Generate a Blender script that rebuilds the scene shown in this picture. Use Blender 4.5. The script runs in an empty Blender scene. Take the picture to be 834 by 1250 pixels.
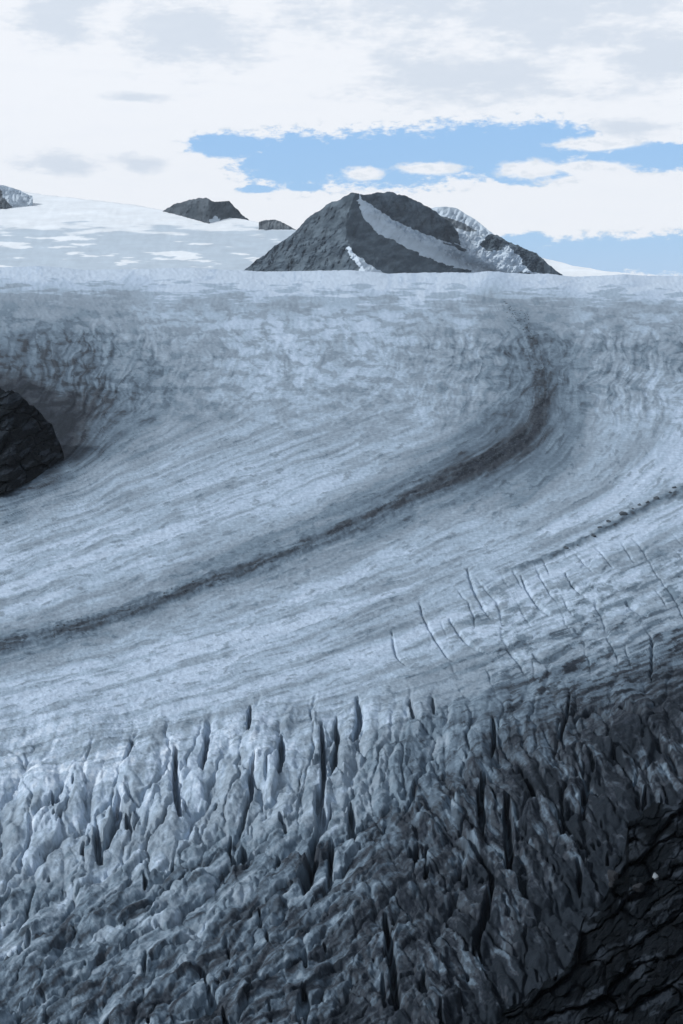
import bpy, bmesh, math, random
import numpy as np

sc = bpy.context.scene
C = sc.collection
R = math.radians

# ------------------------------------------------------------------ camera
F_PX = 1736.0            # focal length in pixels of the 834 x 1250 picture (50 mm lens)
HORIZON = 325.0          # picture row of the true horizon
PITCH = math.atan((625.0 - HORIZON) / F_PX)
cam_d = bpy.data.cameras.new('camera')
cam_d.lens = 50.0
cam_d.sensor_width = 36.0
cam_d.sensor_fit = 'VERTICAL'
cam_d.sensor_height = 36.0
cam_d.clip_start = 0.5
cam_d.clip_end = 60000
cam = bpy.data.objects.new('camera', cam_d)
C.objects.link(cam)
cam.location = (0, 0, 0)
cam.rotation_euler = (math.pi / 2 - PITCH, 0, 0)
sc.camera = cam

# ------------------------------------------------------------------ light
SUN_EL, SUN_AZ = R(36), R(-98)       # azimuth from +Y (view direction), negative = left
sun_d = bpy.data.lights.new('sun', 'SUN')
sun_d.energy = 3.0
sun_d.angle = R(8)
sun_d.color = (1.0, 0.975, 0.94)
sun = bpy.data.objects.new('sun', sun_d)
C.objects.link(sun)
sun.rotation_euler = (math.pi / 2 - SUN_EL, 0, math.pi - SUN_AZ)
sc.view_settings.view_transform = 'Standard'
sc.view_settings.look = 'None'
sc.view_settings.exposure = 0.16
sc.view_settings.gamma = 1.0
sc.view_settings.use_curve_mapping = False
sc.cycles.max_bounces = 4
sc.cycles.diffuse_bounces = 2
sc.cycles.glossy_bounces = 1
sc.cycles.volume_bounces = 0
sc.cycles.transparent_max_bounces = 8


class Nodes:
    """small helper for writing node maths as expressions"""
    def __init__(s, tree):
        s.t = tree

    def new(s, kind, **kw):
        n = s.t.nodes.new(kind)
        for k, v in kw.items():
            setattr(n, k, v)
        return n

    def put(s, sock, v):
        if hasattr(v, 'is_linked'):
            s.t.links.new(v, sock)
        elif v is not None:
            sock.default_value = v

    def m(s, op, a, b=None, c=None, clamp=False):
        n = s.new('ShaderNodeMath', operation=op, use_clamp=clamp)
        s.put(n.inputs[0], a)
        s.put(n.inputs[1], b)
        s.put(n.inputs[2], c)
        return n.outputs[0]

    def mix(s, f, a, b, blend='MIX'):
        n = s.new('ShaderNodeMix', data_type='RGBA', blend_type=blend)
        s.put(n.inputs[0], f)
        s.put(n.inputs[6], a)
        s.put(n.inputs[7], b)
        return n.outputs[2]

    def ramp(s, x, lo, hi, a=0.0, b=1.0):
        n = s.new('ShaderNodeMapRange', interpolation_type='SMOOTHSTEP')
        s.put(n.inputs[0], x)
        n.inputs[1].default_value, n.inputs[2].default_value = lo, hi
        n.inputs[3].default_value, n.inputs[4].default_value = a, b
        return n.outputs[0]

    def noise(s, vec, scale, detail=4.0, rough=0.55, dist=0.0):
        n = s.new('ShaderNodeTexNoise')
        s.put(n.inputs['Vector'], vec)
        n.inputs['Scale'].default_value = scale
        n.inputs['Detail'].default_value = detail
        n.inputs['Roughness'].default_value = rough
        n.inputs['Distortion'].default_value = dist
        return n.outputs[0]


def azel(px, row):
    return math.degrees(math.atan((px - 417) / F_PX)), math.degrees(-PITCH - math.atan((row - 625) / F_PX))


# world: clear physical sky seen through gaps of a broken cloud deck
w = bpy.data.worlds.new('World')
sc.world = w
w.use_nodes = True
wt = w.node_tree
wt.nodes.clear()
N = Nodes(wt)
sky = N.new('ShaderNodeTexSky', sky_type='NISHITA', sun_disc=False)
sky.sun_elevation, sky.sun_rotation = SUN_EL, SUN_AZ
sky.altitude, sky.air_density, sky.dust_density, sky.ozone_density = 1800, 1.0, 0.0, 3.0
tc = N.new('ShaderNodeTexCoord')
sep = N.new('ShaderNodeSeparateXYZ')
wt.links.new(tc.outputs['Generated'], sep.inputs[0])
dx, dy, dz = sep.outputs
DEG = 57.29578
AZ = N.m('MULTIPLY', N.m('ARCTAN2', dx, dy), DEG)
EL = N.m('MULTIPLY', N.m('ARCSINE', dz), DEG)
comb = N.new('ShaderNodeCombineXYZ')          # flattened cloud coordinates
N.put(comb.inputs[0], AZ)
N.put(comb.inputs[1], N.m('MULTIPLY', EL, 2.2))
cv = comb.outputs[0]
n1 = N.m('SUBTRACT', N.noise(cv, 1.5, 8.0, 0.68), 0.5)
n2 = N.m('SUBTRACT', N.noise(cv, 0.33, 4.0, 0.55), 0.5)
comb2 = N.new('ShaderNodeCombineXYZ')
N.put(comb2.inputs[0], N.m('MULTIPLY', AZ, 0.55))
N.put(comb2.inputs[1], N.m('MULTIPLY', EL, 2.4))
comb2.inputs[2].default_value = 7.3
n3 = N.m('SUBTRACT', N.noise(comb2.outputs[0], 1.0, 5.0, 0.6), 0.5)


def blob(px, row, rx, ry):
    a, e = azel(px, row)
    u = N.m('DIVIDE', N.m('SUBTRACT', AZ, a), rx * 0.0325)
    v = N.m('DIVIDE', N.m('SUBTRACT', EL, e), ry * 0.0325)
    return N.m('SUBTRACT', 1.0, N.m('SQRT', N.m('ADD', N.m('MULTIPLY', u, u), N.m('MULTIPLY', v, v))))


def union(items):
    o = None
    for it in items:
        b = blob(*it)
        o = b if o is None else N.m('SMOOTH_MAX', o, b, 0.15)
    return o


gap = union([(285, 178, 60, 18), (365, 196, 90, 40), (470, 194, 130, 42), (580, 184, 130, 40), (660, 178, 70, 34),
             (640, 215, 60, 14), (800, 194, 120, 20), (735, 312, 150, 27), (840, 312, 170, 30), (640, 296, 40, 14), (318, 231, 28, 6), (372, 228, 30, 6)])
veil = union([(443, 212, 28, 10), (522, 206, 44, 9), (640, 208, 44, 13), (715, 206, 52, 8), (718, 178, 60, 9), (760, 222, 120, 8)])
gapv = N.m('ADD', gap, N.m('MULTIPLY', n1, 1.3))
veilv = N.m('ADD', veil, N.m('MULTIPLY', n1, 1.5))
clear = N.m('SUBTRACT', N.ramp(gapv, 0.02, 0.34), N.ramp(veilv, -0.1, 0.42), clamp=True)
cloudy = N.m('SUBTRACT', 1.0, clear)
edge = N.m('MULTIPLY', N.ramp(gapv, -0.12, 0.12), 0.5)      # thin grey rim at the gaps
edge = N.m('MULTIPLY', edge, N.ramp(N.m('ADD', n1, 0.0), -0.02, 0.12))
grey = union([(90, 20, 62, 56), (250, 40, 100, 60), (640, -10, 330, 110), (560, 98, 160, 38), (800, 70, 120, 50), (90, 203, 66, 18),
              (182, 201, 40, 16), (172, 121, 50, 8), (760, 160, 70, 12)])
greyv = N.ramp(N.m('ADD', grey, N.m('ADD', N.m('MULTIPLY', n1, 1.1), N.m('ADD', N.m('MULTIPLY', n2, 2.0), N.m('MULTIPLY', n3, 1.2)))), -0.05, 0.75)
white = (0.81, 0.84, 0.89, 1)
dgrey = (0.62, 0.685, 0.775, 1)
ccol = N.mix(greyv, white, dgrey)
ccol = N.mix(edge, ccol, (0.60, 0.67, 0.75, 1))
wisps = N.ramp(n3, -0.05, 0.25, 0.0, 0.16)
ccol = N.mix(wisps, ccol, (0.72, 0.77, 0.85, 1))
# the deck overhead is thicker and colder than the bright band over the ice field
over = N.ramp(EL, 12.0, 40.0)
ccol = N.mix(over, ccol, (0.36, 0.415, 0.48, 1))
bg_sky = N.new('ShaderNodeBackground')
bg_sky.inputs['Strength'].default_value = 0.1
sk = N.mix(0.75, sky.outputs[0], (2.9, 5.2, 8.6, 1))
N.put(bg_sky.inputs['Color'], sk)
bg_cl = N.new('ShaderNodeBackground')
bg_cl.inputs['Strength'].default_value = 1.0
N.put(bg_cl.inputs['Color'], ccol)
ms = N.new('ShaderNodeMixShader')
N.put(ms.inputs[0], cloudy)
wt.links.new(bg_sky.outputs[0], ms.inputs[1])
wt.links.new(bg_cl.outputs[0], ms.inputs[2])
wo = N.new('ShaderNodeOutputWorld')
wt.links.new(ms.outputs[0], wo.inputs[0])


# ------------------------------------------------------------------ maths helpers
def gnoise(x, y, seed=0):
    x = np.asarray(x, np.float32)
    y = np.asarray(y, np.float32)
    xi = np.floor(x).astype(np.int64)
    yi = np.floor(y).astype(np.int64)
    fx = x - xi
    fy = y - yi
    u = fx * fx * fx * (fx * (fx * 6 - 15) + 10)
    v = fy * fy * fy * (fy * (fy * 6 - 15) + 10)

    def g(ix, iy, ax, ay):
        h = (ix * 374761393 + iy * 668265263 + seed * 1274126177) & 0xffffffff
        h = ((h ^ (h >> 13)) * 1274126177) & 0xffffffff
        h = h ^ (h >> 16)
        a = (h & 1023).astype(np.float32) * np.float32(2 * math.pi / 1024)
        return np.cos(a) * ax + np.sin(a) * ay
    n00 = g(xi, yi, fx, fy)
    n10 = g(xi + 1, yi, fx - 1, fy)
    n01 = g(xi, yi + 1, fx, fy - 1)
    n11 = g(xi + 1, yi + 1, fx - 1, fy - 1)
    a = n00 + u * (n10 - n00)
    b = n01 + u * (n11 - n01)
    return (a + v * (b - a)) * 1.5


def fbm(x, y, seed=0, octs=4, gain=0.5, lac=2.03):
    s, a = 0, 1.0
    for i in range(octs):
        s = s + a * gnoise(x, y, seed + 17 * i)
        x, y, a = x * lac + 3.7, y * lac - 1.9, a * gain
    return s


def ridged(x, y, seed=0, octs=3, gain=0.5):
    s, a = 0, 1.0
    for i in range(octs):
        s = s + a * (1 - 2 * np.abs(gnoise(x, y, seed + 31 * i)))
        x, y, a = x * 2.05 + 5.1, y * 2.05 + 2.3, a * gain
    return s


def h1(i, seed=0):
    h = (np.asarray(i, np.int64) * 2654435761 + seed * 97531) & 0xffffffff
    h = ((h ^ (h >> 15)) * 2246822519) & 0xffffffff
    h = h ^ (h >> 13)
    return (h & 0xffff) / 65535.0


def sstep(x, a, b):
    t = np.clip((x - a) / (b - a), 0, 1)
    return t * t * (3 - 2 * t)


def gauss(x):
    return np.exp(-x * x)


def unproj(px, row, D):
    """point on the sight line of a picture position at horizontal distance D"""
    cp, sp = math.cos(PITCH), math.sin(PITCH)
    Y = -(row - 625.0) / F_PX
    X = (px - 417.0) / F_PX
    t = D / (cp + Y * sp)
    return X * t, D + 0 * t, t * (-sp + Y * cp)


def smooth_curve(pts, n=24):
    """Catmull-Rom through points"""
    P = np.array(pts, float)
    P = np.vstack([2 * P[0] - P[1], P, 2 * P[-1] - P[-2]])
    out = []
    for i in range(1, len(P) - 2):
        t = np.linspace(0, 1, n, endpoint=False)[:, None]
        a, b, c, d = P[i - 1], P[i], P[i + 1], P[i + 2]
        out.append(0.5 * (2 * b + (c - a) * t + (2 * a - 5 * b + 4 * c - d) * t ** 2 + (3 * b - a - 3 * c + d) * t ** 3))
    out.append(P[-2][None])
    return np.vstack(out)


def curve_dist(pts, X, Y, reach):
    """distance (signed across) and place along (0..1) to a curve; far away = large"""
    c = smooth_curve(pts, 10)
    dist = np.full(X.shape, 1e3, np.float32)
    sgn = np.zeros(X.shape, np.float32)
    along = np.zeros(X.shape, np.float32)
    x0, x1 = c[:, 0].min() - reach, c[:, 0].max() + reach
    y0, y1 = c[:, 1].min() - reach, c[:, 1].max() + reach
    sel = (X > x0) & (X < x1) & (Y > y0) & (Y < y1)
    xs, ys = X[sel], Y[sel]
    d = np.full(xs.shape, 1e3, np.float32)
    s = np.zeros(xs.shape, np.float32)
    al = np.zeros(xs.shape, np.float32)
    L = np.concatenate([[0], np.cumsum(np.hypot(*(c[1:] - c[:-1]).T))])
    for i in range(len(c) - 1):
        ax, ay = c[i]
        bx, by = c[i + 1] - c[i]
        q = bx * bx + by * by + 1e-9
        t = np.clip(((xs - ax) * bx + (ys - ay) * by) / q, 0, 1)
        ex, ey = xs - ax - t * bx, ys - ay - t * by
        dd = np.hypot(ex, ey)
        k = dd < d
        d[k] = dd[k]
        s[k] = np.sign(bx * ey - by * ex)[k]
        al[k] = ((L[i] + t * math.sqrt(q)) / L[-1])[k]
    dist[sel], sgn[sel], along[sel] = d, s, al
    return dist, sgn, along


def in_poly(px, row, poly):
    """even-odd inside test"""
    inside = np.zeros(px.shape, bool)
    n = len(poly)
    for i in range(n):
        x1, y1 = poly[i]
        x2, y2 = poly[(i + 1) % n]
        if y1 == y2:
            continue
        c = ((y1 > row) != (y2 > row)) & (px < (x2 - x1) * (row - y1) / (y2 - y1) + x1)
        inside ^= c
    return inside


def blocks(x, y, sd):
    """broken ice blocks: per block a height, a tilt, and the gap to its neighbours"""
    xi, yi = np.floor(x), np.floor(y)
    f1 = np.full(x.shape, 9.0)
    f2 = np.full(x.shape, 9.0)
    bx = np.zeros(x.shape)
    by = np.zeros(x.shape)
    bid = np.zeros(x.shape, np.int64)
    for i in (-1, 0, 1):
        for j in (-1, 0, 1):
            cx, cy = xi + i, yi + j
            q = (cx.astype(np.int64) * 7919 + cy.astype(np.int64) * 104729)
            ex, ey = x - cx - h1(q, sd), y - cy - h1(q, sd + 1)
            dd = np.hypot(ex, ey)
            c1 = dd < f1
            f2 = np.where(c1, f1, np.minimum(f2, dd))
            bx, by, bid = np.where(c1, ex, bx), np.where(c1, ey, by), np.where(c1, q, bid)
            f1 = np.where(c1, dd, f1)
    hgt = h1(bid, sd + 2) - 0.5 + (h1(bid, sd + 3) - 0.5) * 2.2 * bx + (h1(bid, sd + 4) - 0.5) * 1.6 * by
    return hgt, 1 - sstep(f2 - f1, 0.0, 0.16), h1(bid, sd + 5) - 0.5


def saw(t):
    f = t - np.floor(t)
    return np.where(f < 0.78, f / 0.78, (1 - f) / 0.22)


def grid_mesh(name, X, Y, Z, col=None, keep=None, mat=None, smooth=True):
    """one mesh from a grid of points; keep = faces to keep"""
    nr, nc = X.shape
    idx = np.arange(nr * nc).reshape(nr, nc)
    q = np.stack([idx[:-1, :-1], idx[1:, :-1], idx[1:, 1:], idx[:-1, 1:]], -1).reshape(-1, 4)
    co = np.stack([X, Y, Z], -1).reshape(-1, 3).astype(np.float32)
    cc = None if col is None else col.reshape(-1, 4).astype(np.float32)
    if keep is not None:
        q = q[keep.reshape(-1)]
        used = np.unique(q)
        re = np.zeros(nr * nc, np.int64)
        re[used] = np.arange(len(used))
        q = re[q]
        co = co[used]
        cc = None if cc is None else cc[used]
    me = bpy.data.meshes.new(name)
    me.vertices.add(len(co))
    me.vertices.foreach_set('co', co.ravel())
    me.loops.add(q.size)
    me.loops.foreach_set('vertex_index', q.astype(np.int32).ravel())
    me.polygons.add(len(q))
    me.polygons.foreach_set('loop_start', np.arange(0, q.size, 4, dtype=np.int32))
    if cc is not None:
        a = me.color_attributes.new('cover', 'FLOAT_COLOR', 'POINT')
        a.data.foreach_set('color', cc.ravel())
    me.update(calc_edges=True)
    me.polygons.foreach_set('use_smooth', np.full(len(q), smooth, dtype=bool))
    if mat:
        me.materials.append(mat)
    return me


def face_c(a):
    return (a[:-1, :-1] + a[1:, :-1] + a[1:, 1:] + a[:-1, 1:]) / 4


def link(name, me, parent=None, **props):
    o = bpy.data.objects.new(name, me)
    C.objects.link(o)
    if parent:
        o.parent = parent
    for k, v in props.items():
        o[k] = v
    return o


# ------------------------------------------------------------------ materials
def surface_mat(name, rough, bump_scale, bump_dist, mottled, spec=0.2, tint=None):
    """base colour from the mesh's cover (ice, debris, snow, rock, painted shade) broken up by fine grain"""
    m = bpy.data.materials.new(name)
    m.use_nodes = True
    M = Nodes(m.node_tree)
    b = m.node_tree.nodes['Principled BSDF']
    if tint is None:
        at = M.new('ShaderNodeVertexColor', layer_name='cover').outputs[0]
    else:
        at = (*tint, 1)
    g = M.new('ShaderNodeNewGeometry').outputs['Position'] if tint is None else M.new('ShaderNodeTexCoord').outputs['Object']
    f = M.ramp(M.noise(g, bump_scale * 0.6, 5.0, 0.65), 0.25, 0.75, 1 - mottled, 1 + mottled)
    mul = M.new('ShaderNodeMix', data_type='RGBA', blend_type='MULTIPLY')
    mul.inputs[0].default_value = 1
    M.put(mul.inputs[6], at)
    cmb = M.new('ShaderNodeCombineColor')
    for i in range(3):
        M.put(cmb.inputs[i], f)
    M.put(mul.inputs[7], cmb.outputs[0])
    M.put(b.inputs['Base Color'], mul.outputs[2])
    b.inputs['Roughness'].default_value = rough
    b.inputs['Specular IOR Level'].default_value = spec
    bp = M.new('ShaderNodeBump')
    bp.inputs['Strength'].default_value = 0.8
    bp.inputs['Distance'].default_value = bump_dist
    M.put(bp.inputs['Height'], M.noise(g, bump_scale, 7.0, 0.62))
    m.node_tree.links.new(bp.outputs[0], b.inputs['Normal'])
    return m


M_ICE = surface_mat('glacier_ice', 0.8, 0.35, 1.0, 0.15, 0.03)
M_SNOW = surface_mat('old_snow', 0.7, 0.01, 3, 0.05, 0.02)
M_FAR_ROCK = surface_mat('far_rock', 0.9, 0.02, 9, 0.2, 0.02)
M_ROCK = surface_mat('dark_rock', 0.95, 0.3, 1.0, 0.35, 0.03)

SRGB = lambda c: tuple(((v / 255 + 0.055) / 1.055) ** 2.4 if v > 10 else v / 255 / 12.92 for v in c)
PAL = np.array([SRGB(c) for c in [(190, 203, 217), (163, 180, 200), (145, 163, 181), (132, 147, 162), (121, 135, 149), (108, 125, 140), (94, 110, 125),
                                  (80, 94, 108), (65, 76, 87), (55, 61, 69), (42, 49, 59), (24, 31, 37)]])
ALB = 1.0     # picture tone of an open horizontal surface -> albedo


def pal(level):
    level = np.clip(level, 0, 11)
    i = np.minimum(level.astype(int), 10)
    f = (level - i)[..., None]
    return PAL[i] * (1 - f) + PAL[i + 1] * f


# ------------------------------------------------------------------ the glacier
PX0, PX1, DPX = -270.0, 1130.0, 1.3
rows_far = np.arange(331.0, 480.0, 0.8)
rows_mid = np.arange(480.0, 840.0, 1.0)
rows_near = np.arange(840.0, 1345.0, 1.0)
ROWS = np.concatenate([rows_far, rows_mid, rows_near])
COLS = np.arange(PX0, PX1, DPX)
ZR = [(326, -20), (331, -26), (340, -52), (346, -63), (365, -80), (378, -82), (420, -100), (480, -126), (560, -138), (640, -143), (850, -151), (950, -154), (1100, -157), (1250, -160), (1400, -162)]
_r = np.arange(326, 1400, 1.0)
_z = np.interp(_r, *zip(*ZR))
_k = np.ones(9) / 9
_zs = np.convolve(np.pad(_z, 4, mode='edge'), _k, mode='valid')


def base_D(row):
    z = np.interp(row, _r, _zs)
    return -z / np.tan(PITCH + np.arctan((row - 625.0) / F_PX))


def flow_fields(px, row):
    lines = [
        (0, [(-200, 845), (0, 790), (100, 763), (200, 730), (300, 695), (400, 655), (500, 608), (580, 570), (630, 542), (655, 510), (662, 470), (655, 430), (640, 395), (612, 365)]),
        (-80, [(-200, 765), (0, 700), (130, 652), (300, 590), (430, 540), (550, 498), (590, 450), (585, 405), (560, 372)]),
        (-165, [(-200, 710), (0, 640), (110, 598), (250, 540), (400, 482), (470, 440), (470, 400), (430, 368)]),
        (-240, [(-200, 670), (0, 612), (80, 585), (170, 535), (260, 480), (275, 440), (240, 400), (170, 368)]),
        (-300, [(80, 560), (125, 500), (145, 455), (130, 410), (70, 378)]),
        (-360, [(20, 480), (60, 445), (40, 410), (-40, 380)]),
        (60, [(-200, 905), (0, 850), (200, 797), (400, 735), (600, 655), (720, 595), (780, 530), (800, 470), (790, 425), (765, 380)]),
        (112, [(-200, 955), (0, 900), (200, 850), (400, 788), (600, 704), (740, 645), (840, 595), (920, 530), (960, 450), (950, 390)]),
        (185, [(-200, 1010), (0, 962), (200, 912), (400, 856), (600, 790), (834, 695), (1000, 620)]),
        (270, [(-200, 1090), (0, 1045), (200, 1000), (400, 945), (600, 880), (834, 790), (1000, 720)]),
        (430, [(-200, 1240), (0, 1200), (200, 1150), (400, 1090), (600, 1010), (834, 905), (1000, 830)]),
        (640, [(-200, 1400), (0, 1370), (300, 1320), (600, 1200), (834, 1080), (1000, 1000)]),
    ]
    P, V, U = [], [], []
    for v, pts in lines:
        c = smooth_curve(pts, 8)
        L = np.concatenate([[0], np.cumsum(np.hypot(*(c[1:] - c[:-1]).T))])
        tgt = np.linspace(0, L[-1], max(5, int(L[-1] / 75)))
        qx, qy = np.interp(tgt, L, c[:, 0]), np.interp(tgt, L, c[:, 1])
        u0 = pts[0][0]
        for x, y, l in zip(qx, qy, tgt):
            P.append((x, y)); V.append(v); U.append(u0 + l)
    P = np.array(P)
    n = len(P)
    A = np.hypot(P[:, None, 0] - P[None, :, 0], P[:, None, 1] - P[None, :, 1]) + np.eye(n) * 0.6
    T = np.c_[np.ones(n), P / 500]
    S = np.block([[A, T], [T.T, np.zeros((3, 3))]])
    sv = np.linalg.solve(S, np.r_[V, 0, 0, 0])
    su = np.linalg.solve(S, np.r_[U, 0, 0, 0])
    # evaluated on a coarse lattice, then spread bilinearly
    gx = np.arange(PX0 - 20, PX1 + 40, 8.0)
    gy = np.arange(320, 1380, 8.0)
    GX, GY = np.meshgrid(gx, gy)
    K = np.hypot(GX.ravel()[:, None] - P[None, :, 0], GY.ravel()[:, None] - P[None, :, 1])
    T2 = np.c_[np.ones(GX.size), GX.ravel() / 500, GY.ravel() / 500]
    fv = (K @ sv[:n] + T2 @ sv[n:]).reshape(GX.shape)
    fu = (K @ su[:n] + T2 @ su[n:]).reshape(GX.shape)

    def bil(f):
        ix = (px - gx[0]) / 8.0
        iy = (row - gy[0]) / 8.0
        x0 = np.clip(ix.astype(int), 0, len(gx) - 2)
        y0 = np.clip(iy.astype(int), 0, len(gy) - 2)
        tx, ty = ix - x0, iy - y0
        return (f[y0, x0] * (1 - tx) + f[y0, x0 + 1] * tx) * (1 - ty) + (f[y0 + 1, x0] * (1 - tx) + f[y0 + 1, x0 + 1] * tx) * ty
    return bil(fu), bil(fv)


MORAINE = [(-200, 845), (0, 790), (100, 763), (200, 730), (300, 695), (400, 655), (500, 608), (580, 570), (630, 542), (655, 510), (662, 470), (655, 430), (640, 395), (612, 368)]
THIN_MORAINE = [(598, 702), (640, 690), (690, 671), (740, 645), (790, 618), (834, 597), (900, 560)]

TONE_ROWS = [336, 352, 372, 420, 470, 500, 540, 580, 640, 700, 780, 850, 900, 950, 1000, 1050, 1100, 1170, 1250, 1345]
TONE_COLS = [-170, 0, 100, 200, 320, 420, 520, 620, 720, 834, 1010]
TONE = [  # ice darkness by region: debris cover, and foreground shade put into the colour
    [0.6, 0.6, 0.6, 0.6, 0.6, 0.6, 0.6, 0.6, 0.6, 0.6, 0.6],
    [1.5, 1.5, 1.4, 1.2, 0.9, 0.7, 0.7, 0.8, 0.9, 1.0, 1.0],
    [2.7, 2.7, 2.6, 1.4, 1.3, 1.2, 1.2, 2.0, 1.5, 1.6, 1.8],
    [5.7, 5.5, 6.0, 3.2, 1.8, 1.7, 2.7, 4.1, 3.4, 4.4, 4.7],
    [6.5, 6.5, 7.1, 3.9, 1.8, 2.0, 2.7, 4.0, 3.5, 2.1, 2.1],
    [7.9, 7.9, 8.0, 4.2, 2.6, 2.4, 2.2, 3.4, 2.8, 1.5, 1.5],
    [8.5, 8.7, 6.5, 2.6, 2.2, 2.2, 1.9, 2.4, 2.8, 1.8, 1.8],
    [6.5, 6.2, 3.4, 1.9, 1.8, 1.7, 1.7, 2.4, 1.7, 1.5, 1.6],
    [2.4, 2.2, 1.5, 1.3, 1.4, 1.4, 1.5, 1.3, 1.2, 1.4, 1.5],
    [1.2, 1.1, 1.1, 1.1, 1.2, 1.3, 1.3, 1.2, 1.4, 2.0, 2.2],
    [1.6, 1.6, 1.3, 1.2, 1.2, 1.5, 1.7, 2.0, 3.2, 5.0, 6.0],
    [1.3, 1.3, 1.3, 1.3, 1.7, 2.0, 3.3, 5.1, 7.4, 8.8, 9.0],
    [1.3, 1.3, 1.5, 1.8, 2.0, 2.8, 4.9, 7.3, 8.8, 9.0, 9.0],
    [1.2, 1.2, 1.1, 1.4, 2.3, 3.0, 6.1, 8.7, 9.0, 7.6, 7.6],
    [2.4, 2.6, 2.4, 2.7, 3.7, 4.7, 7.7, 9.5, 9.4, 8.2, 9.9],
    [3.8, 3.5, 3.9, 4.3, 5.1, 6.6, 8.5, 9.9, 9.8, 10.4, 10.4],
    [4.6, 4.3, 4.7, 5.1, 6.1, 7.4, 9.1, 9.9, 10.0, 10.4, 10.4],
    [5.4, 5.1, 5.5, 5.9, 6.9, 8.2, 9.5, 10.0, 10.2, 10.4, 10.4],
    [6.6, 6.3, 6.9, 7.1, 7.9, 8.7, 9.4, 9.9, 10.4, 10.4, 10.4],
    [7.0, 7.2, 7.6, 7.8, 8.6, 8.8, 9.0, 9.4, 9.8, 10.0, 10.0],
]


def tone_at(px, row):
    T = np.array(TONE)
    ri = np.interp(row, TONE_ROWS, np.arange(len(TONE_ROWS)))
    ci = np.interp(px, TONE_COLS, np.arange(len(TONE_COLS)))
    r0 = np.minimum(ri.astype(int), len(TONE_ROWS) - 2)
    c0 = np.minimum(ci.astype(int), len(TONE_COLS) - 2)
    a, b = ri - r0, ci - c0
    return (T[r0, c0] * (1 - b) + T[r0, c0 + 1] * b) * (1 - a) + (T[r0 + 1, c0] * (1 - b) + T[r0 + 1, c0 + 1] * b) * a


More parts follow.
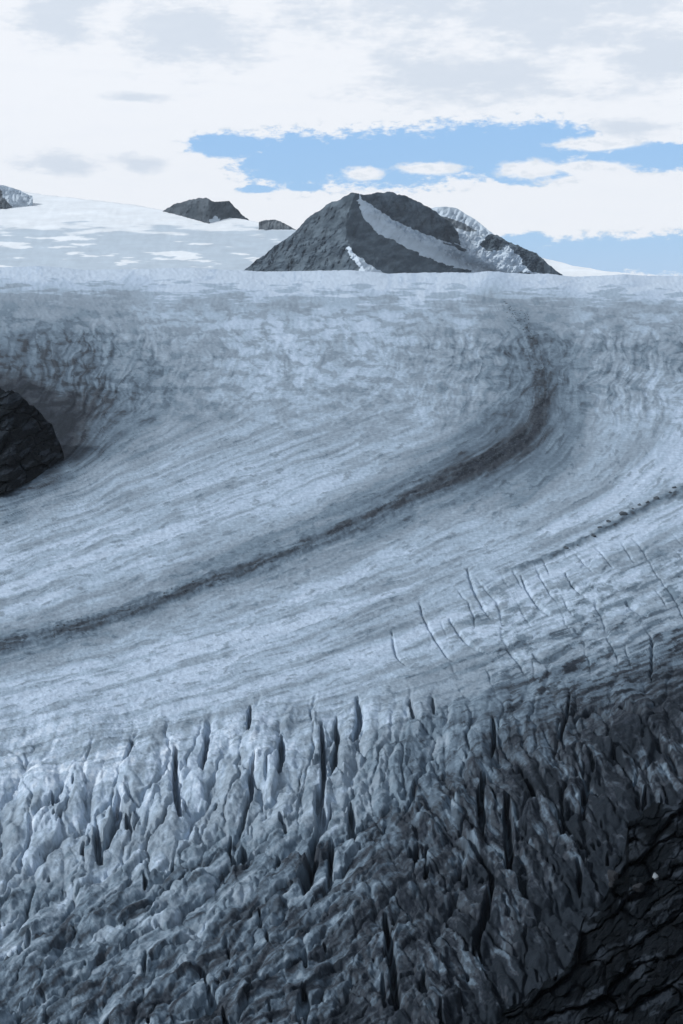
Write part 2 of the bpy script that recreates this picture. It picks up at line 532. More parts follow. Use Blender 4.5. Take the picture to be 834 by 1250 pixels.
def build_glacier():
    px, row = np.meshgrid(COLS, ROWS)
    D = base_D(row)
    X, Y, Z = unproj(px, row, D)
    mpp = np.hypot(D, Z) / F_PX                                # metres per picture pixel
    # the far rim tips down a little to the right
    U, V = flow_fields(px, row)
    wob = fbm(px / 60, row / 45, 5, 3)
    v = V + 2.0 * wob
    u = U + 18 * fbm(px / 90, row / 70, 6, 2)

    near = sstep(row, 820, 900)
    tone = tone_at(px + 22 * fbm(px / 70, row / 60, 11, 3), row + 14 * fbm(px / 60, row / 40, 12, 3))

    # foliation: debris layers and ridges drawn out along the flow
    s1 = fbm(u / 190, v / 13, 21, 5, 0.55)
    s4 = fbm(u / 420, v / 40, 29, 4, 0.55)
    s2 = fbm(u / 70, v / 4.0, 22, 3, 0.55)
    s3 = fbm(u / 260, v / 24, 23, 3, 0.55)
    patch = fbm(px / 55, row / 26, 24, 4, 0.6)
    grit = fbm(px / 5.0, row / 3.2, 25, 3, 0.7)
    flowy = (1 - 0.55 * sstep(row, 900, 1020)) * (0.35 + 0.65 * sstep(row, 372, 430))
    sharp = lambda n, lo, hi: sstep(n, lo, hi)
    mid = sstep(row, 470, 560)
    amp = (0.25 + 0.75 * mid) * (1 - 0.75 * sstep(row, 900, 1000))
    fleck = fbm(u / 26, v / 5.5, 26, 3, 0.6)
    tone = tone - 0.35 + amp * (1.2 * sharp(s1, 0.22, 0.34) + 0.9 * sharp(s4, 0.1, 0.3) + 0.8 * sharp(s3, 0.2, 0.4) + 2.0 * sharp(fleck, 0.52, 0.62) + 1.0 * sharp(s2, 0.55, 0.66) - 0.4 * sharp(-s1, 0.15, 0.5))
    up = sstep(row, 362, 385) * (1 - mid)
    blot = fbm(px / 24 + 0.4 * wob, row / 10, 27, 4, 0.6)
    tone = tone + up * (1.4 * sharp(blot, 0.16, 0.3) - 0.5 * sharp(-blot, 0.15, 0.4)) + 0.9 * sstep(row, 345, 365) * sharp(patch, 0.15, 0.4) * (0.4 + 0.6 * (1 - mid)) + 0.3 * grit * sstep(row, 380, 450)
    tone = tone + 1.5 * (1 - sstep(row, 365, 400)) * sharp(fbm(px / 48, row / 5.5, 28, 4, 0.6) + 0.5 * (row - 352) / 14, 0.1, 0.4) * sstep(row, 338, 346)
    zdisp = mpp * (flowy * (0.35 * s1 + 0.15 * s2 + 0.4 * fleck) * (0.3 + 0.7 * mid) + 0.35 * grit)

    zdisp = zdisp + mpp * (1 - sstep(row, 336, 360)) * (3.4 * fbm(px / 130, px * 0 + 3.3, 38, 3) + 0.6 * fbm(px / 22, row / 3, 39, 3))

    # medial moraine: a low ridge of rock debris
    d, sg, al = curve_dist(MORAINE, px, row, 110)
    rag = 6 * fbm(u / 40, v / 30, 31, 3) + 3 * fbm(px / 7, row / 5, 32, 2)
    wcore = np.interp(al, [0, 0.25, 0.5, 0.7, 0.85, 1], [9, 9, 9, 11, 12, 6])
    whalo = np.interp(al, [0, 0.25, 0.5, 0.7, 0.85, 1], [26, 27, 30, 38, 56, 34])
    fade = np.interp(al, [0, 0.82, 1.0], [1, 1, 0.25])
    core = np.exp(-np.abs((d + rag * 0.6) / wcore) ** 3) * fade
    halo = gauss(np.maximum(d + rag - 2, 0) / whalo) * fade
    tone = np.where(d < 200, tone + halo * (4.3 - 0.3 * tone) * np.interp(al, [0, 0.6, 0.75], [1, 1, 1.25]) + core * 2.1 + core * 1.3 * sharp(fbm(u / 30, v / 4, 33, 3), 0.1, 0.3) - halo * 1.2 * sharp(fbm(u / 60, v / 4, 37, 3), 0.25, 0.4), tone)
    zdisp = zdisp + mpp * 2.0 * core + mpp * core * 1.2 * fbm(px / 6, row / 4, 34, 3)

    # thin moraine to the right of it
    d2, _, al2 = curve_dist(THIN_MORAINE, px, row, 30)
    rag2 = 2.5 * fbm(px / 14, row / 9, 35, 3)
    w2 = np.interp(al2, [0, 0.15, 0.5, 1], [2.2, 3.2, 4.6, 5.2])
    t2 = gauss((d2 + rag2) / w2) * np.interp(al2, [0, 0.08], [0, 1])
    tone = tone + t2 * (4.6 + 2.2 * fbm(px / 9, row / 7, 36, 2))
    zdisp = zdisp + mpp * 2.0 * t2

    kz = sstep(px - 0.6 * (row - 740), 500, 600) * sstep(row + 0.25 * (px - 600), 705, 750) * (1 - sstep(row, 850, 880))
    kp = fbm(u / 30 + 0.3 * wob, v / 9, 45, 4, 0.6)
    tone = tone + kz * (2.8 * sharp(kp, 0.15, 0.3) - 1.2 * sharp(-kp, 0.25, 0.4))

    # rock dirt spread on the ice round the two dark rocks
    for edge_pts, reach, amt in (([(600, 1262), (650, 1218), (700, 1165), (718, 1110), (752, 1050), (775, 1000), (835, 975), (960, 930)], 46, 2.2),
                                 ([(-60, 462), (0, 468), (36, 492), (66, 520), (80, 552), (56, 580), (20, 600), (-60, 610)], 34, 2.6)):
        de, _, _ = curve_dist(edge_pts, px, row, 120)
        tone = tone + amt * gauss(np.maximum(de + 14 * fbm(px / 28, row / 20, 46, 4, 0.6), 0) / reach) * (de < 200)

    # broad folds and the transverse ribs of the upper ice fall
    arcs = ridged(u / 34 + 0.4 * wob, v / 70, 41, 3, 0.55)
    fall = sstep(row, 385, 420) * (1 - sstep(row, 480, 540))
    side = np.clip(gauss((px - 100) / 90) + gauss((px - 610) / 130) * 0.8 + gauss((px - 290) / 110) * 0.35 + 0.7 * sstep(px, 690, 740), 0, 1)
    ribs = fbm(px / 10 + 1.2 * wob + (row - 430) * 0.03, row / 46, 43, 3, 0.6)
    arcline = fbm(px / 7 + 1.5 * wob + 0.0016 * (row - 440) ** 2, row / 40, 44, 3, 0.55)
    tone = tone + fall * side * (1.3 * sharp(ribs, 0.15, 0.32) - 0.6 * sharp(-ribs, 0.2, 0.4)) + fall * (0.25 + side) * 1.5 * sharp(arcline, 0.45, 0.58)
    zdisp = zdisp + mpp * fall * side * 1.3 * ribs

    # ---------------------------------------------------------------- crevasses
    def slots(c, along, pitch, width, length, openness, seed, wander=6.0):
        """carving depth 0..1 of cracks lying along `along`, spaced `pitch` across c"""
        c = c + wander * fbm(c / 90, along / 70, seed, 2) + 2.0 * gnoise(c / 8, along / 9, seed + 3)
        cell = np.floor(c / pitch)
        best = np.zeros(c.shape, np.float32)
        for k in (-1, 0, 1):
            i = cell + k
            ctr = (i + 0.5 + 0.7 * (h1(i, seed) - 0.5)) * pitch
            off = h1(i, seed + 1) * 1000
            a = along / length + off
            seg = gnoise(a, i * 7.31 + 0.5, seed + 2)
            op = sstep(seg, openness, openness + 0.35)
            wd = width * (0.5 + h1(np.floor(a) * 13 + i, seed + 4)) * (0.25 + 0.75 * op)
            best = np.maximum(best, op * np.clip(1.15 - np.abs(c - ctr) / wd, 0, 1))
        return np.minimum(best, 1)

    lean = px + 0.16 * (row - 900) - 0.00022 * (row - 900) * (px - 420) * 2.2
    zone = sstep(row + 0.22 * (px - 300) - 0 * px, 855, 905)        # crevassed ice starts higher on the right
    zone = zone * (1 - 0.35 * sstep(row, 1080, 1200))
    low = sstep(row + 0.25 * (px - 300), 950, 1060)
    a1 = slots(lean, row, 70, 3.6, 90, 0.12, 51, 10) * zone * (1 - 0.6 * low)
    big = slots(lean + 90, row, 150, 5.5, 120, 0.1, 53, 12) * zone
    # curved transverse cracks on the middle right
    hand = [
        ([(570, 694), (577, 716), (590, 742), (600, 756)], 2.2), ([(636, 703), (645, 722), (660, 742), (676, 752)], 2.4),
        ([(690, 700), (700, 716), (716, 730)], 1.6), ([(764, 734), (776, 744), (792, 752)], 4.0), ([(512, 735), (520, 760), (545, 800), (560, 808)], 2.0),
        ([(548, 755), (566, 780), (590, 796)], 2.6), ([(700, 768), (722, 776), (744, 772)], 4.5), ([(650, 798), (664, 806), (684, 800)], 4.5),
        ([(478, 770), (484, 800), (500, 815)], 1.5), ([(436, 850), (439, 880), (430, 910)], 4.2), ([(617, 790), (632, 806), (640, 822)], 2.6),
        ([(343, 900), (344, 925), (339, 950)], 4.6), ([(392, 885), (394, 915), (395, 960), (386, 1030)], 3.6), ([(215, 915), (214, 950), (220, 1010)], 4.4),
        ([(428, 985), (430, 1030)], 5.0), ([(470, 1120), (478, 1180), (486, 1245)], 5.5), ([(618, 980), (622, 1040), (620, 1075)], 6.0), ([(634, 945), (648, 968), (656, 985)], 3.5),
        ([(118, 1015), (122, 1060)], 6.0), ([(405, 1035), (402, 1080)], 4.0), ([(500, 855), (505, 880)], 2.5), ([(528, 852), (530, 876)], 2.5), ([(306, 862), (303, 900)], 3.0),
        ([(560, 1020), (600, 1075), (585, 1082)], 3.5), ([(700, 880), (724, 868), (740, 876)], 3.5), ([(756, 868), (782, 884)], 5.0), ([(690, 1010), (720, 1050)], 3.5),
    ]
    hc = np.zeros(px.shape, np.float32)
    for pts, wd in hand:
        dd, _, al = curve_dist(pts, px, row, 14)
        taper = np.sqrt(np.clip(al * (1 - al) * 4, 0, 1))
        hc = np.maximum(hc, np.clip(1.2 - (dd + 1.2 * gnoise(px / 6, row / 6, 61)) / (wd * (0.3 + 0.7 * taper)), 0, 1) * (taper > 0))
    hc = np.minimum(hc, 1)
    cr = px - 0.5 * (row - 740) + 0.0022 * (row - 740) ** 2
    zr = sstep(px - 0.6 * (row - 740), 470, 540) * sstep(row + 0.25 * (px - 600), 690, 715) * (1 - sstep(row + 0.12 * (px - 600), 820, 850))
    a4 = slots(cr + 40, row, 27, 1.8, 46, -0.12, 55, 9) * zr
    a5 = slots(v + 700, u, 13, 1.2, 34, 0.1, 56, 3) * zr
    pits = sstep(fbm(px / 24, row / 60, 121, 3, 0.55), 0.66, 0.85) * sstep(row, 930, 980) * (1 - 0.5 * sstep(row, 1060, 1140))
    carve = np.maximum.reduce([pits, a1 * 0.85, big, hc * np.where(row < 838, 0.5, 1.0), 0.34 * a4, 0.3 * a5])

    # swollen ice between sharp clefts and the broken, tumbled lower part
    wx = 9 * fbm(px / 50, row / 60, 80, 3)
    bill = lambda x, y, sd: np.sqrt(np.abs(gnoise(x, y, sd)) + 0.004)
    b1 = bill((lean + wx) / 46, (row + wx) / 120, 81)
    b2 = bill((lean + wx * 0.6) / 21, (row - wx) / 44, 82)
    b3 = bill(u / 24, v / 15, 83)
    rl = math.radians(36)
    xl = px * math.cos(rl) - row * math.sin(rl)
    yl = px * math.sin(rl) + row * math.cos(rl)
    up_right = bill(xl / 130 + 0.25 * wob, (yl + 0.5 * wx) / 30, 84)          # slabs drawn out along the flow, left
    rot = math.radians(55)
    xr = px * math.cos(rot) + row * math.sin(rot)
    yr = -px * math.sin(rot) + row * math.cos(rot)
    down_right = bill(xr / 150 + 0.2 * wob, (yr + wx) / 38, 85)             # and across it, right
    d2_ = bill(xr / 38, (yr - wx) / 13, 86)
    wr = sstep(px + 70 * gnoise(px / 80, row / 80, 74), 380, 620)
    start = sstep(row + 0.2 * px - 0.0001 * px * px + 26 * gnoise(px / 36, row / 80, 87), 885, 1050)
    fins = (22 * b1 + 8 * b2 + 1.2 * b3) * start
    w3 = 8 * fbm(px / 24, row / 30, 101, 3)
    w4 = 8 * fbm(px / 26, row / 24, 102, 3)
    hA, gA, tA = blocks((lean + w3) / 38, (row + w4) / 105, 110)
    hB, gB, tB = blocks((lean + 0.6 * w3) / 16, (row + 0.6 * w4) / 36, 120)
    hL, gL, tL = blocks((xl + w3) / 120, (yl + w4) / 27, 130)
    hR, gR, tR = blocks((xr + w3) / 120, (yr + w4) / 34, 140)
    hS, gS, tS = blocks((xl + 0.5 * w3) / 46, (yl + 0.5 * w4) / 12, 150)
    hT, gT, tT = blocks((xr + 0.5 * w3) / 44, (yr + 0.5 * w4) / 13, 160)
    sawU = saw((lean + 1.6 * w3) / 44 + 0.5 * fbm(px / 70, row / 120, 103, 2)) * sstep(fbm(px / 50, row / 60, 104, 2), -0.4, 0.2)
    sawR = saw((yr + 1.4 * w3) / 40) * sstep(fbm(px / 60, row / 60, 105, 2), -0.4, 0.2)
    sawL = saw((yl + 1.2 * w3) / 38) * sstep(fbm(px / 60, row / 60, 106, 2), -0.4, 0.2)
    fins = (16 * b1 + 2.0 * b2 + 0.5 * b3 + 7 * sawU + 9 * hA - 8 * gA + 1.5 * hB - 1.0 * gB) * start
    tumb = (1 - wr) * (9 * up_right + 6 * sawL + 8 * hL - 5 * gL + 1.2 * hS - 0.7 * gS) + wr * (13 * down_right + 1.2 * d2_ + 9 * sawR + 11 * hR - 8 * gR + 1.2 * hT - 0.8 * gT)
    fine = fbm(px / 7, row / 6, 75, 4, 0.6)
    zdisp = zdisp + mpp * (fins * (1 - 0.85 * low) + 0.9 * low * tumb + near * 0.5 * fine + near * 6 * fbm(px / 90, row / 70, 88, 2))
    zdisp = zdisp - mpp * carve * (20 * sstep(row, 840, 900) + 7)
    # patches of dirty and clean ice, unrelated to the relief
    def drawn(sa, sc_, sd):
        n_up = fbm((lean + 0.5 * wx) / sc_, row / sa, sd, 4, 0.6)
        n_l = fbm((xl + wx) / (sa * 1.2), (yl + 0.5 * wx) / (sc_ * 0.9), sd + 1, 4, 0.6)
        n_r = fbm((xr + wx) / sa, (yr + wx) / sc_, sd + 2, 4, 0.6)
        return n_up * (1 - low) + low * (n_l * (1 - wr) + n_r * wr)
    k1 = drawn(60, 22, 90)
    k2 = drawn(30, 9, 93)
    kk = near * (0.55 + 0.75 * low)
    tone = tone + kk * (1.2 * sharp(k1, 0.12, 0.26) - 0.8 * sharp(-k1, 0.18, 0.34) + 1.2 * sharp(k2, 0.2, 0.32) - 1.0 * sharp(-k2, 0.24, 0.38) - 0.8 * sharp(-k2, 0.55, 0.68))
    tblk = (1 - low) * (1.6 * tA + 1.6 * tB) + low * ((1 - wr) * (1.8 * tL + 1.8 * tS) + wr * (2.0 * tR + 2.0 * tT))
    tone = tone - 0.35 * near + 0.45 * low + start * tblk  # lower foreground a step darker, more of the painted shade
    # pale pinnacles by the right edge
    tone = tone - 2.6 * gauss((px - 808) / 32) * gauss((row - 945) / 42) * (0.6 + 0.8 * fbm(px / 14, row / 26, 78, 2))

    Z = Z + zdisp
    # the far rim tips down a little to the right
    Z = Z - X * 0.012 * (1 - sstep(row, 345, 420))
    floor_ = 0.55 + 0.35 * sstep(row, 370, 480) - 0.9 * sstep(row, 860, 940)
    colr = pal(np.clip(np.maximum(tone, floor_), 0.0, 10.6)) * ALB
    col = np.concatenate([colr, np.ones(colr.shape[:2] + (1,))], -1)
    # beyond the rim the ice drops out of sight
    Xf, Yf, Zf = X[:1].copy(), Y[:1].copy(), Z[:1].copy()
    ext = []
    for k, dzz in ((1.25, -40), (1.8, -160), (2.6, -420)):
        ext.append((Xf * k, Yf * k, Zf + dzz, col[:1]))
    ext = ext[::-1]
    X = np.vstack([e[0] for e in ext] + [X])
    Y = np.vstack([e[1] for e in ext] + [Y])
    Z = np.vstack([e[2] for e in ext] + [Z])
    col = np.concatenate([e[3] for e in ext] + [col], 0)
    mz = np.pad(np.where(core > 0.35, 1, 0), ((len(ext), 0), (0, 0)))
    mt_ = np.pad(np.where((t2 > 0.5) & (core < 0.1), 1, 0), ((len(ext), 0), (0, 0)))
    fm, ft_ = face_c(mz) >= 0.5, face_c(mt_) >= 0.5
    ft_ &= ~fm
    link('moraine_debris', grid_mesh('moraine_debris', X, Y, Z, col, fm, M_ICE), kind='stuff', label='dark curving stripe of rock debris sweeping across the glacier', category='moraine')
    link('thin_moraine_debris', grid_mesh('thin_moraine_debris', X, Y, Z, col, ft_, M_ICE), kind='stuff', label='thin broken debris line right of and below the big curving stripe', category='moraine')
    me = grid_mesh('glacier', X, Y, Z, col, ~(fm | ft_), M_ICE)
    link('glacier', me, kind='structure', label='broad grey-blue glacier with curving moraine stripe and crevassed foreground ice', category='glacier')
    # height lookup for standing stones on the ice
    off = len(ext)

    def at(p, r):
        j = int(round((p - PX0) / DPX))
        i = int(np.argmin(np.abs(ROWS - r))) + off
        return X[i, j], Y[i, j], Z[i, j], float(np.hypot(Y[i, j], Z[i, j]) / F_PX)
    return at


ice_at = build_glacier()


# ------------------------------------------------------------------ snowfields and peaks
def relief(crest, foot, D_fn, px0, px1, ncol, nrow, seed, jag, rough, back=1.2, nback=14):
    """a mountain side: crest and foot as picture curves, D_fn gives its real distance; falls away behind"""
    pxs = np.linspace(px0, px1, ncol)
    cr = np.interp(pxs, *zip(*crest))
    ft = np.interp(pxs, *zip(*foot))
    cr = cr + jag * fbm(pxs / (9 + 1.5 * jag), pxs * 0 + 0.3, seed, 4, 0.6)
    cr = np.minimum(cr, ft - 0.3)
    s = np.linspace(0, 1, nrow)[:, None]
    row = ft[None] + (cr - ft)[None] * s
    px = np.repeat(pxs[None], nrow, 0)
    D = D_fn(px, row)
    m = D / F_PX
    env = np.minimum(1, np.minimum(s * 6 + 0.2, (1 - s) * 8 + 0.15))
    D = D + rough * m * env * (ridged(px / 16 + row / 40, row / 26, seed + 5, 4, 0.6) + 0.5 * fbm(px / 6, row / 6, seed + 6, 3, 0.6))
    X, Y, Z = unproj(px, row, D)
    Hh = (Z[-1] - Z[0])[None]
    t = np.linspace(0, 1, nback + 1)[1:, None]
    Db = D[-1][None] + t * np.maximum(Hh, 30) * back
    Xb = X[-1][None] * (Db / D[-1][None])
    Zb = Z[-1][None] - t * (Hh + 60)
    px = np.vstack([px, np.repeat(pxs[None], nback, 0)])
    row = np.vstack([row, np.repeat(cr[None], nback, 0) + t * 30])
    return px, row, np.vstack([X, Xb]), np.vstack([Y, Db]), np.vstack([Z, Zb])


def fill(shape, c):
    o = np.ones(shape + (4,))
    o[..., :3] = c
    return o


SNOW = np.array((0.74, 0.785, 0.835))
SNOW_DIM = np.array((0.43, 0.51, 0.595))  # dimmer snow tone; on the snowfield it stands for cloud shade


# wide snow slope rising to the left behind the ice
crest = [(-260, 215), (-60, 222), (0, 227), (40, 236), (100, 243), (165, 250), (200, 257), (300, 268), (350, 279), (420, 290), (520, 300), (600, 306), (660, 314), (700, 324), (740, 331), (790, 336), (834, 338), (1100, 345)]
foot = [(-260, 342), (400, 344), (1100, 352)]
px, row, X, Y, Z = relief(crest, foot, lambda p, r: 8600 + (338 - r) * 42.0, -260, 1100, 520, 130, 201, 0.5, 1.6)
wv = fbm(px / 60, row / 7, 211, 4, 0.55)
lightband = 0.9 * sstep(283 - row + 12 * wv, -2, 6)  # sunlit and shaded parts of the slope put into the snow colour
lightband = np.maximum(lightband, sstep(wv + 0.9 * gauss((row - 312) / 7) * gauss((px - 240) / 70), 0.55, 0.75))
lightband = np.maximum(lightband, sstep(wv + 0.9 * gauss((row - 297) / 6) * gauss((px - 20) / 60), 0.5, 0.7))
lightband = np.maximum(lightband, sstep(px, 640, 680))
cs = SNOW_DIM[None, None] + (SNOW * 0.98 - SNOW_DIM)[None, None] * lightband[..., None]
cs = cs * (1 + 0.05 * fbm(px / 40, row / 6, 212, 3))[..., None]
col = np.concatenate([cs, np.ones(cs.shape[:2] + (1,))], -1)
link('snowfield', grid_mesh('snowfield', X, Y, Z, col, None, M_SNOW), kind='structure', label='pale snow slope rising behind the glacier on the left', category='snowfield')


def pieces(k):
    """connected patches of a face mask, largest first"""
    lab = np.zeros(k.shape, np.int32)
    out = []
    nr, nc = k.shape
    for r0, c0 in np.argwhere(k):
        if lab[r0, c0]:
            continue
        n = len(out) + 1
        lab[r0, c0] = n
        st = [(r0, c0)]
        while st:
            r, c = st.pop()
            for r2, c2 in ((r + 1, c), (r - 1, c), (r, c + 1), (r, c - 1)):
                if 0 <= r2 < nr and 0 <= c2 < nc and k[r2, c2] and not lab[r2, c2]:
                    lab[r2, c2] = n
                    st.append((r2, c2))
        out.append(n)
    ms_ = [lab == n for n in out]
    return sorted(ms_, key=lambda m_: -int(m_.sum()))


def peak(name, label, rock_polys, data, rock_lo, rock_hi, seed, edge=3.0, snow_name='snow_patch', rock_name='rock_rib', snowy=False):
    """rock as the thing's own mesh, the snow lying on it as a child mesh"""
    px, row, X, Y, Z = data
    jx = edge * fbm(px / 10, row / 8, seed, 4, 0.65)
    jy = edge * 0.7 * fbm(px / 10, row / 8, seed + 1, 4, 0.65)
    m = np.zeros(px.shape, bool)
    for p in rock_polys:
        m |= in_poly(px + jx, row + jy, p)
    k = face_c(m.astype(float)) >= 0.5
    n = fbm(px / 22 + row / 30, row / 12, seed + 2, 4, 0.6)
    rc = np.array(rock_lo) + (np.array(rock_hi) - np.array(rock_lo)) * sstep(n, -0.5, 0.7)[..., None]
    sc_ = (SNOW_DIM * 0.98)[None, None] * (1 + 0.10 * fbm(px / 26, row / 10, seed + 3, 3))[..., None]
    rcol = np.concatenate([rc, np.ones(px.shape + (1,))], -1)
    scol = np.concatenate([sc_, np.ones(px.shape + (1,))], -1)
    base, other = (k, ~k) if not snowy else (~k, k)
    big = pieces(base)
    main = big[0]
    rest = [(p_, not snowy) for p_ in big[1:] if p_.sum() >= 25]
    others = [(p_, snowy) for p_ in pieces(other) if p_.sum() >= 25]
    for p_ in big[1:] + pieces(other):
        if p_.sum() < 25:
            main = main | p_                                   # specks join the main body
    o = link(name, grid_mesh(name, X, Y, Z, scol if snowy else rcol, main, M_SNOW if snowy else M_FAR_ROCK, smooth=True), label=label, category='mountain')
    for p_, is_rock in rest + others:
        n_ = rock_name if is_rock else snow_name
        link(n_, grid_mesh(n_, X, Y, Z, rcol if is_rock else scol, p_, M_FAR_ROCK if is_rock else M_SNOW), o)
    return o


# main dark peak with its snow gullies
crest = [(296, 330), (303, 327), (322, 311), (345, 294), (362, 281), (380, 263), (400, 250), (415, 243), (430, 234), (445, 237), (460, 236), (476, 234), (495, 239), (515, 248), (532, 259), (550, 271), (558, 282), (575, 288),
         (590, 289), (598, 286), (608, 287), (620, 296), (640, 303), (655, 310), (668, 322), (684, 334), (692, 338)]
foot = [(296, 337), (692, 341)]


def main_depth(p, r):
    arete = np.interp(r, [233, 262, 290, 330], [436, 424, 422, 446])
    gully = np.interp(r, [240, 268, 290, 312, 334], [440, 468, 505, 550, 606])
    m = 8200 / F_PX
    d = 7950 + (334 - r) * m * 1.25
    d = d + m * np.where(p < arete, (arete - p) * 1.3, np.minimum(p - arete, 120) * 1.5)
    d = d + m * 9 * gauss((p - gully) / 16)
    d = d - m * 0.7 * np.clip(p - gully, 0, 100)
    strata = (r + 0.35 * p) / 7 + 1.2 * fbm(p / 40, r / 30, 77, 2)
    d = d + m * 1.6 * np.abs((strata - np.floor(strata)) - 0.5)
    d = d + m * 4.0 * np.abs(fbm((p + 0.5 * (r - 240) * np.where(p < arete, 1, -1)) / 15, r / 60, 78, 3))
    return d


data = relief(crest, foot, main_depth, 296, 692, 620, 170, 301, 1.6, 3.2)
polys = [
    [(290, 345), (303, 322), (345, 288), (400, 240), (432, 225), (440, 228), (436, 246), (441, 262), (462, 285), (500, 305), (540, 322), (585, 335), (612, 336), (600, 345), (446, 345), (446, 330), (434, 312), (424, 298), (420, 300), (432, 318), (442, 330), (440, 345)],
    [(428, 225), (480, 222), (520, 240), (545, 258), (560, 285), (562, 299), (548, 296), (520, 286), (495, 276), (470, 262), (455, 250), (440, 244), (441, 236)],
    [(586, 299), (592, 290), (600, 280), (612, 280), (626, 296), (616, 300), (610, 306), (596, 306)],
    [(618, 290), (640, 298), (660, 310), (690, 334), (686, 338), (668, 334), (650, 333), (640, 324), (634, 312), (622, 302)],
    [(540, 296), (560, 300), (572, 306), (560, 305)],
    [(636, 331), (650, 335), (640, 337)],
]
polys[0] = [(290, 345), (300, 322), (345, 286), (400, 238), (432, 222), (442, 228), (437, 244), (442, 264), (462, 285), (500, 305), (540, 322), (585, 334), (614, 335), (600, 345), (478, 345), (466, 332), (450, 322), (434, 310), (426, 301), (421, 303), (430, 316), (440, 327), (436, 345)]
peak('rocky_peak', 'main dark pyramid-shaped rock peak with diagonal snow gullies', polys, data, (0.042, 0.060, 0.079), (0.084, 0.113, 0.141), 311, 2.5, 'snow_gully')

# snow-covered summit behind its right shoulder
crest = [(480, 290), (505, 262), (520, 255), (540, 252), (557, 254), (580, 268), (603, 286), (625, 300), (650, 316), (690, 335)]
foot = [(480, 338), (690, 341)]
data = relief(crest, foot, lambda p, r: 9300 + (334 - r) * 7.0 + np.abs(p - 540) * 2.0, 480, 690, 240, 90, 321, 0.6, 4)
peak('snowy_peak', 'snow-covered summit rising behind the right shoulder of the dark pyramid', [[(530, 263), (555, 268), (582, 282), (570, 283), (548, 274)]], data, (0.11, 0.135, 0.16), (0.13, 0.155, 0.18), 322, 1.0, rock_name='rock_band', snowy=True)

# distant rock peaks standing out of the snow slope
crest = [(192, 262), (200, 256), (215, 249), (232, 244), (252, 241), (262, 246), (272, 247), (280, 245), (290, 256), (306, 270)]
foot = [(192, 280), (306, 290)]
data = relief(crest, foot, lambda p, r: 11330 + (272 - r) * 8 + np.abs(p - 255) * 9, 192, 306, 170, 60, 331, 1.6, 3)
peak('distant_peak', 'jagged dark rock summit poking out of the pale snow slope, left of the pyramid', [[(195, 300), (196, 258), (225, 230), (255, 226), (285, 236), (310, 262), (310, 300), (250, 300), (256, 268), (264, 263), (270, 272), (262, 300)], ], data, (0.032, 0.044, 0.056), (0.07, 0.088, 0.107), 332, 3.5, 'snow_patch')
crest = [(316, 271), (330, 268), (342, 270), (352, 275), (362, 281)]
foot = [(316, 288), (362, 292)]
data = relief(crest, foot, lambda p, r: 11000 + (281 - r) * 8, 316, 362, 80, 24, 341, 0.8, 3)
peak('rock_ridge', 'low grey rock ridge in the snow between the two dark summits', [[(300, 300), (300, 250), (380, 250), (380, 300)]], data, (0.09, 0.11, 0.13), (0.14, 0.16, 0.18), 342)
crest = [(-90, 214), (-40, 210), (-10, 220), (0, 226), (12, 228), (24, 233), (40, 240)]
foot = [(-90, 275), (40, 275)]
data = relief(crest, foot, lambda p, r: 11900 + (259 - r) * 8 + np.abs(p + 30) * 4, -90, 40, 160, 60, 351, 1.2, 5)
peak('edge_peak', 'snow-topped dark rock summit cut off by the left picture edge', [[(-100, 300), (-100, 232), (-20, 232), (0, 230), (5, 240), (14, 252), (14, 262), (0, 300)]], data, (0.08, 0.10, 0.12), (0.12, 0.14, 0.16), 352, 2.0, 'snow_cap')

# ------------------------------------------------------------------ nearby dark rock
def rock_relief(name, label, crest, foot, D_fn, px0, px1, nc, nr, seed, jag, rough, cells):
    def D_rock(p, r):
        wq = 6 * fbm(p / 30, r / 30, seed + 20, 3)
        al_, ac_ = p * 0.85 - r * 0.5 + wq, p * 0.5 + r * 0.85 - wq
        d = D_fn(p, r)
        m_ = d / F_PX
        hq, gq, _ = blocks(al_ / (cells * 2.2), ac_ / cells, seed + 21)
        hs, gs, _ = blocks(al_ / (cells * 0.7), ac_ / (cells * 0.4), seed + 31)
        return d - m_ * cells * (0.75 * hq - 0.35 * gq + 0.22 * hs - 0.1 * gs + 0.3 * saw(ac_ / (cells * 1.6)))
    px, row, X, Y, Z = relief(crest, foot, D_rock, px0, px1, nc, nr, seed, jag, rough, back=0.9, nback=20)
    along, across = px * 0.85 - row * 0.5, px * 0.5 + row * 0.85
    n = fbm(along / (cells * 1.6), across / (cells * 0.6), seed + 9, 5, 0.6)
    c = np.array((0.004, 0.006, 0.0085)) + np.array((0.014, 0.018, 0.024)) * sstep(n, 0.25, 0.45)[..., None]
    col = np.concatenate([c, np.ones(px.shape + (1,))], -1)
    link(name, grid_mesh(name, X, Y, Z, col, None, M_ROCK, smooth=False), label=label, category='rock')
    return px, row, X, Y, Z


crest = [(-330, 560), (-240, 505), (-120, 470), (-60, 462), (0, 471), (14, 475), (28, 483), (36, 496), (52, 505), (64, 520), (72, 540), (78, 556)]
foot = [(-330, 612), (-60, 606), (0, 602), (20, 596), (40, 586), (60, 572), (72, 562), (78, 558)]
rock_relief('rock_outcrop', 'black rock outcrop rising from the dirty ice at the left edge', crest, foot, lambda p, r: 868 + (602 - r) * 1.5 + (np.maximum(p - 10, 0)) * 1.3, -330, 78, 460, 190, 401, 4.0, 3, 17)

crest = [(560, 1300), (596, 1256), (625, 1226), (645, 1212), (672, 1196), (697, 1172), (706, 1140), (716, 1118), (740, 1088), (752, 1060), (764, 1035), (768, 1010), (782, 998), (800, 986), (820, 984), (840, 978), (1010, 930), (1200, 850), (1700, 640)]
foot = [(560, 1310), (1010, 1420), (1700, 1500)]
rp = rock_relief('rock_slope', 'near black rock slope filling the lower right corner', crest, foot, lambda p, r: 205 + (1300 - r) * 0.30 - np.minimum(p - 560, 700) * 0.08, 560, 1700, 900, 400, 411, 9.0, 3, 34)

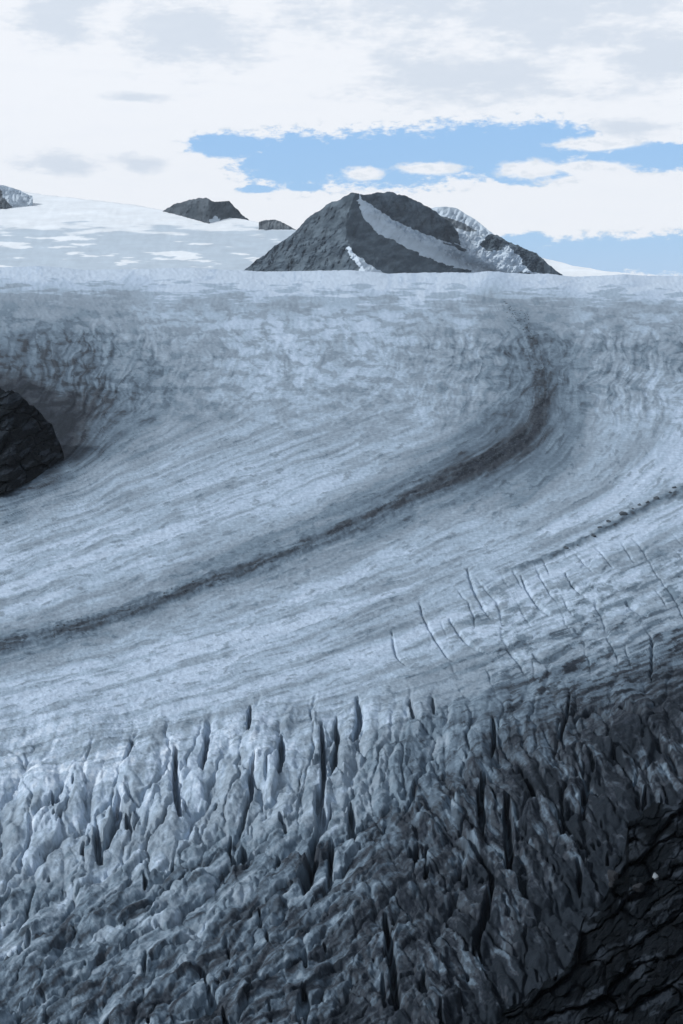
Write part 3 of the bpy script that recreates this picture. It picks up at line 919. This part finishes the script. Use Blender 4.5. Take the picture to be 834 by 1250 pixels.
# ------------------------------------------------------------------ boulders
M_PALE = surface_mat('pale_stone', 0.85, 6.0, 0.05, 0.2, 0.2, (0.16, 0.19, 0.22))
M_MID = surface_mat('grey_stone', 0.85, 6.0, 0.05, 0.3, 0.05, (0.022, 0.025, 0.03))
M_DARK = surface_mat('dark_stone', 0.85, 3.0, 0.1, 0.3, 0.1, (0.06, 0.075, 0.092))


def boulder_mesh(name, seed, mat, flat=0.7):
    rnd = random.Random(seed)
    bm = bmesh.new()
    bmesh.ops.create_icosphere(bm, subdivisions=4, radius=1.0)
    planes = []
    for _ in range(13):
        v = [rnd.gauss(0, 1) for _ in range(3)]
        l = math.sqrt(sum(a * a for a in v))
        planes.append(([a / l for a in v], rnd.uniform(0.55, 0.85)))
    sx, sy, sz = rnd.uniform(0.85, 1.25), rnd.uniform(0.8, 1.1), flat
    for v in bm.verts:
        p = v.co
        for n, h in planes:
            d = p.x * n[0] + p.y * n[1] + p.z * n[2]
            if d > h:
                k = (d - h) * 0.93
                p.x -= n[0] * k
                p.y -= n[1] * k
                p.z -= n[2] * k
        p *= 1 + 0.05 * math.sin(p.x * 7 + seed) * math.sin(p.y * 6) * math.cos(p.z * 8)
        p.x *= sx
        p.y *= sy
        p.z *= sz
    me = bpy.data.meshes.new(name)
    bm.to_mesh(me)
    bm.free()
    me.materials.append(mat)
    return me


def slope_at(p, r):
    d = (rp[0] - p) ** 2 + (rp[1] - r) ** 2
    d[-20:] = 1e9
    i = np.unravel_index(np.argmin(d), d.shape)
    return rp[2][i], rp[3][i], rp[4][i], float(np.hypot(rp[3][i], rp[4][i]) / F_PX)


stones = [
    ('round pale boulder alone on the black rock slope', 801, 1071, 5.5, M_PALE, 0.9),
    ('angular grey boulder just below left of the round pale boulder', 780, 1084, 8, M_MID, 0.7),
    ('flat grey boulder at the foot of the black slope by the ice edge', 727, 1066, 7, M_MID, 1.1),
    ('small grey stone midway between the ice edge and the round pale boulder', 747, 1080, 4, M_MID, 0.9),
    ('wide low dark grey boulder under the angular grey one', 772, 1095, 8, M_MID, 0.6),
]
for i, (lab, p, r, size, mt, flat) in enumerate(stones):
    x, y, z, mp = slope_at(p, r)
    o = link('boulder', boulder_mesh('boulder', 500 + i, mt, flat), label=lab, category='boulder')
    o.location = (x, y - 0.2 * size * mp, z + 0.25 * size * mp)
    o.scale = (size * mp,) * 3
    o.rotation_euler = (0, 0, i * 1.3)

protos = [boulder_mesh('moraine_block', 600 + i, M_DARK, 0.75) for i in range(4)]
rnd = random.Random(5)
blocks = [(690, 669, 4), (703, 664, 3), (721, 655, 4), (733, 648, 4.5), (746, 640, 5.5), (759, 632, 6.5), (772, 626, 4), (783, 619, 3.5), (793, 612, 4.5), (804, 608, 6), (815, 604, 4), (826, 599, 5)]
for i, (p, r, size) in enumerate(blocks):
    p, r = p + rnd.uniform(-4, 4), r + rnd.uniform(-3.5, 3.5)
    x, y, z, mp = ice_at(p, r)
    o = link('moraine_block', protos[i % 4], label='dark rock block in the thin broken line of debris right of the main moraine', category='boulder', group='blocks along the thin debris line')
    o.location = (x, y, z + 0.15 * size * mp)
    o.scale = (size * mp * rnd.uniform(0.45, 0.9),) * 3
    o.rotation_euler = (0, 0, rnd.uniform(0, 6.28))



def stone_scatter():
    rs = np.random.default_rng(9)
    ico = bmesh.new()
    bmesh.ops.create_icosphere(ico, subdivisions=1, radius=1.0)
    V0 = np.array([v.co[:] for v in ico.verts])
    F0 = np.array([[v.index for v in f.verts] for f in ico.faces])
    ico.free()
    VV, FF = [], []
    c = smooth_curve(MORAINE, 40)
    for i in range(900):
        k = int(rs.integers(60, len(c)))
        p, r = c[k] + rs.normal(0, 5, 2) * (1, 0.8)
        if not (PX0 + 5 < p < PX1 - 5):
            continue
        x, y, z, mp = ice_at(p, r)
        size = mp * rs.uniform(0.5, 1.0) * (1 + 0.9 * (rs.random() > 0.93))
        v = V0 * (1 + rs.normal(0, 0.16, (len(V0), 1))) * size * (rs.uniform(0.8, 1.3), rs.uniform(0.8, 1.2), 0.7) + (x, y, z + 0.2 * size)
        FF.append(F0 + len(VV) * len(V0))
        VV.append(v)
    me = bpy.data.meshes.new('moraine_stones')
    me.from_pydata(np.vstack(VV).tolist(), [], np.vstack(FF).tolist())
    me.materials.append(M_DARK)
    link('moraine_stones', me, kind='stuff', label='loose dark stones scattered along the curving debris stripe', category='stones')


stone_scatter()

# ------------------------------------------------------------------ air
def haze():
    bm = bmesh.new()
    bmesh.ops.create_cube(bm, size=1.0)
    for v in bm.verts:
        v.co.x *= 16000
        v.co.y = -300 if v.co.y < 0 else 15500
        v.co.z = -1800 if v.co.z < 0 else 1100
    me = bpy.data.meshes.new('haze')
    bm.to_mesh(me)
    bm.free()
    m = bpy.data.materials.new('haze')
    m.use_nodes = True
    t = m.node_tree
    t.nodes.remove(t.nodes['Principled BSDF'])
    v = t.nodes.new('ShaderNodeVolumePrincipled')
    v.inputs['Color'].default_value = (0.75, 0.86, 1.0, 1)
    v.inputs['Density'].default_value = 0.9e-5
    v.inputs['Anisotropy'].default_value = 0.2
    t.links.new(v.outputs[0], t.nodes['Material Output'].inputs['Volume'])
    me.materials.append(m)
    link('haze', me, kind='stuff', label='thin blue air between the viewer and the far peaks', category='haze')


HAZE = True
if HAZE:
    haze()
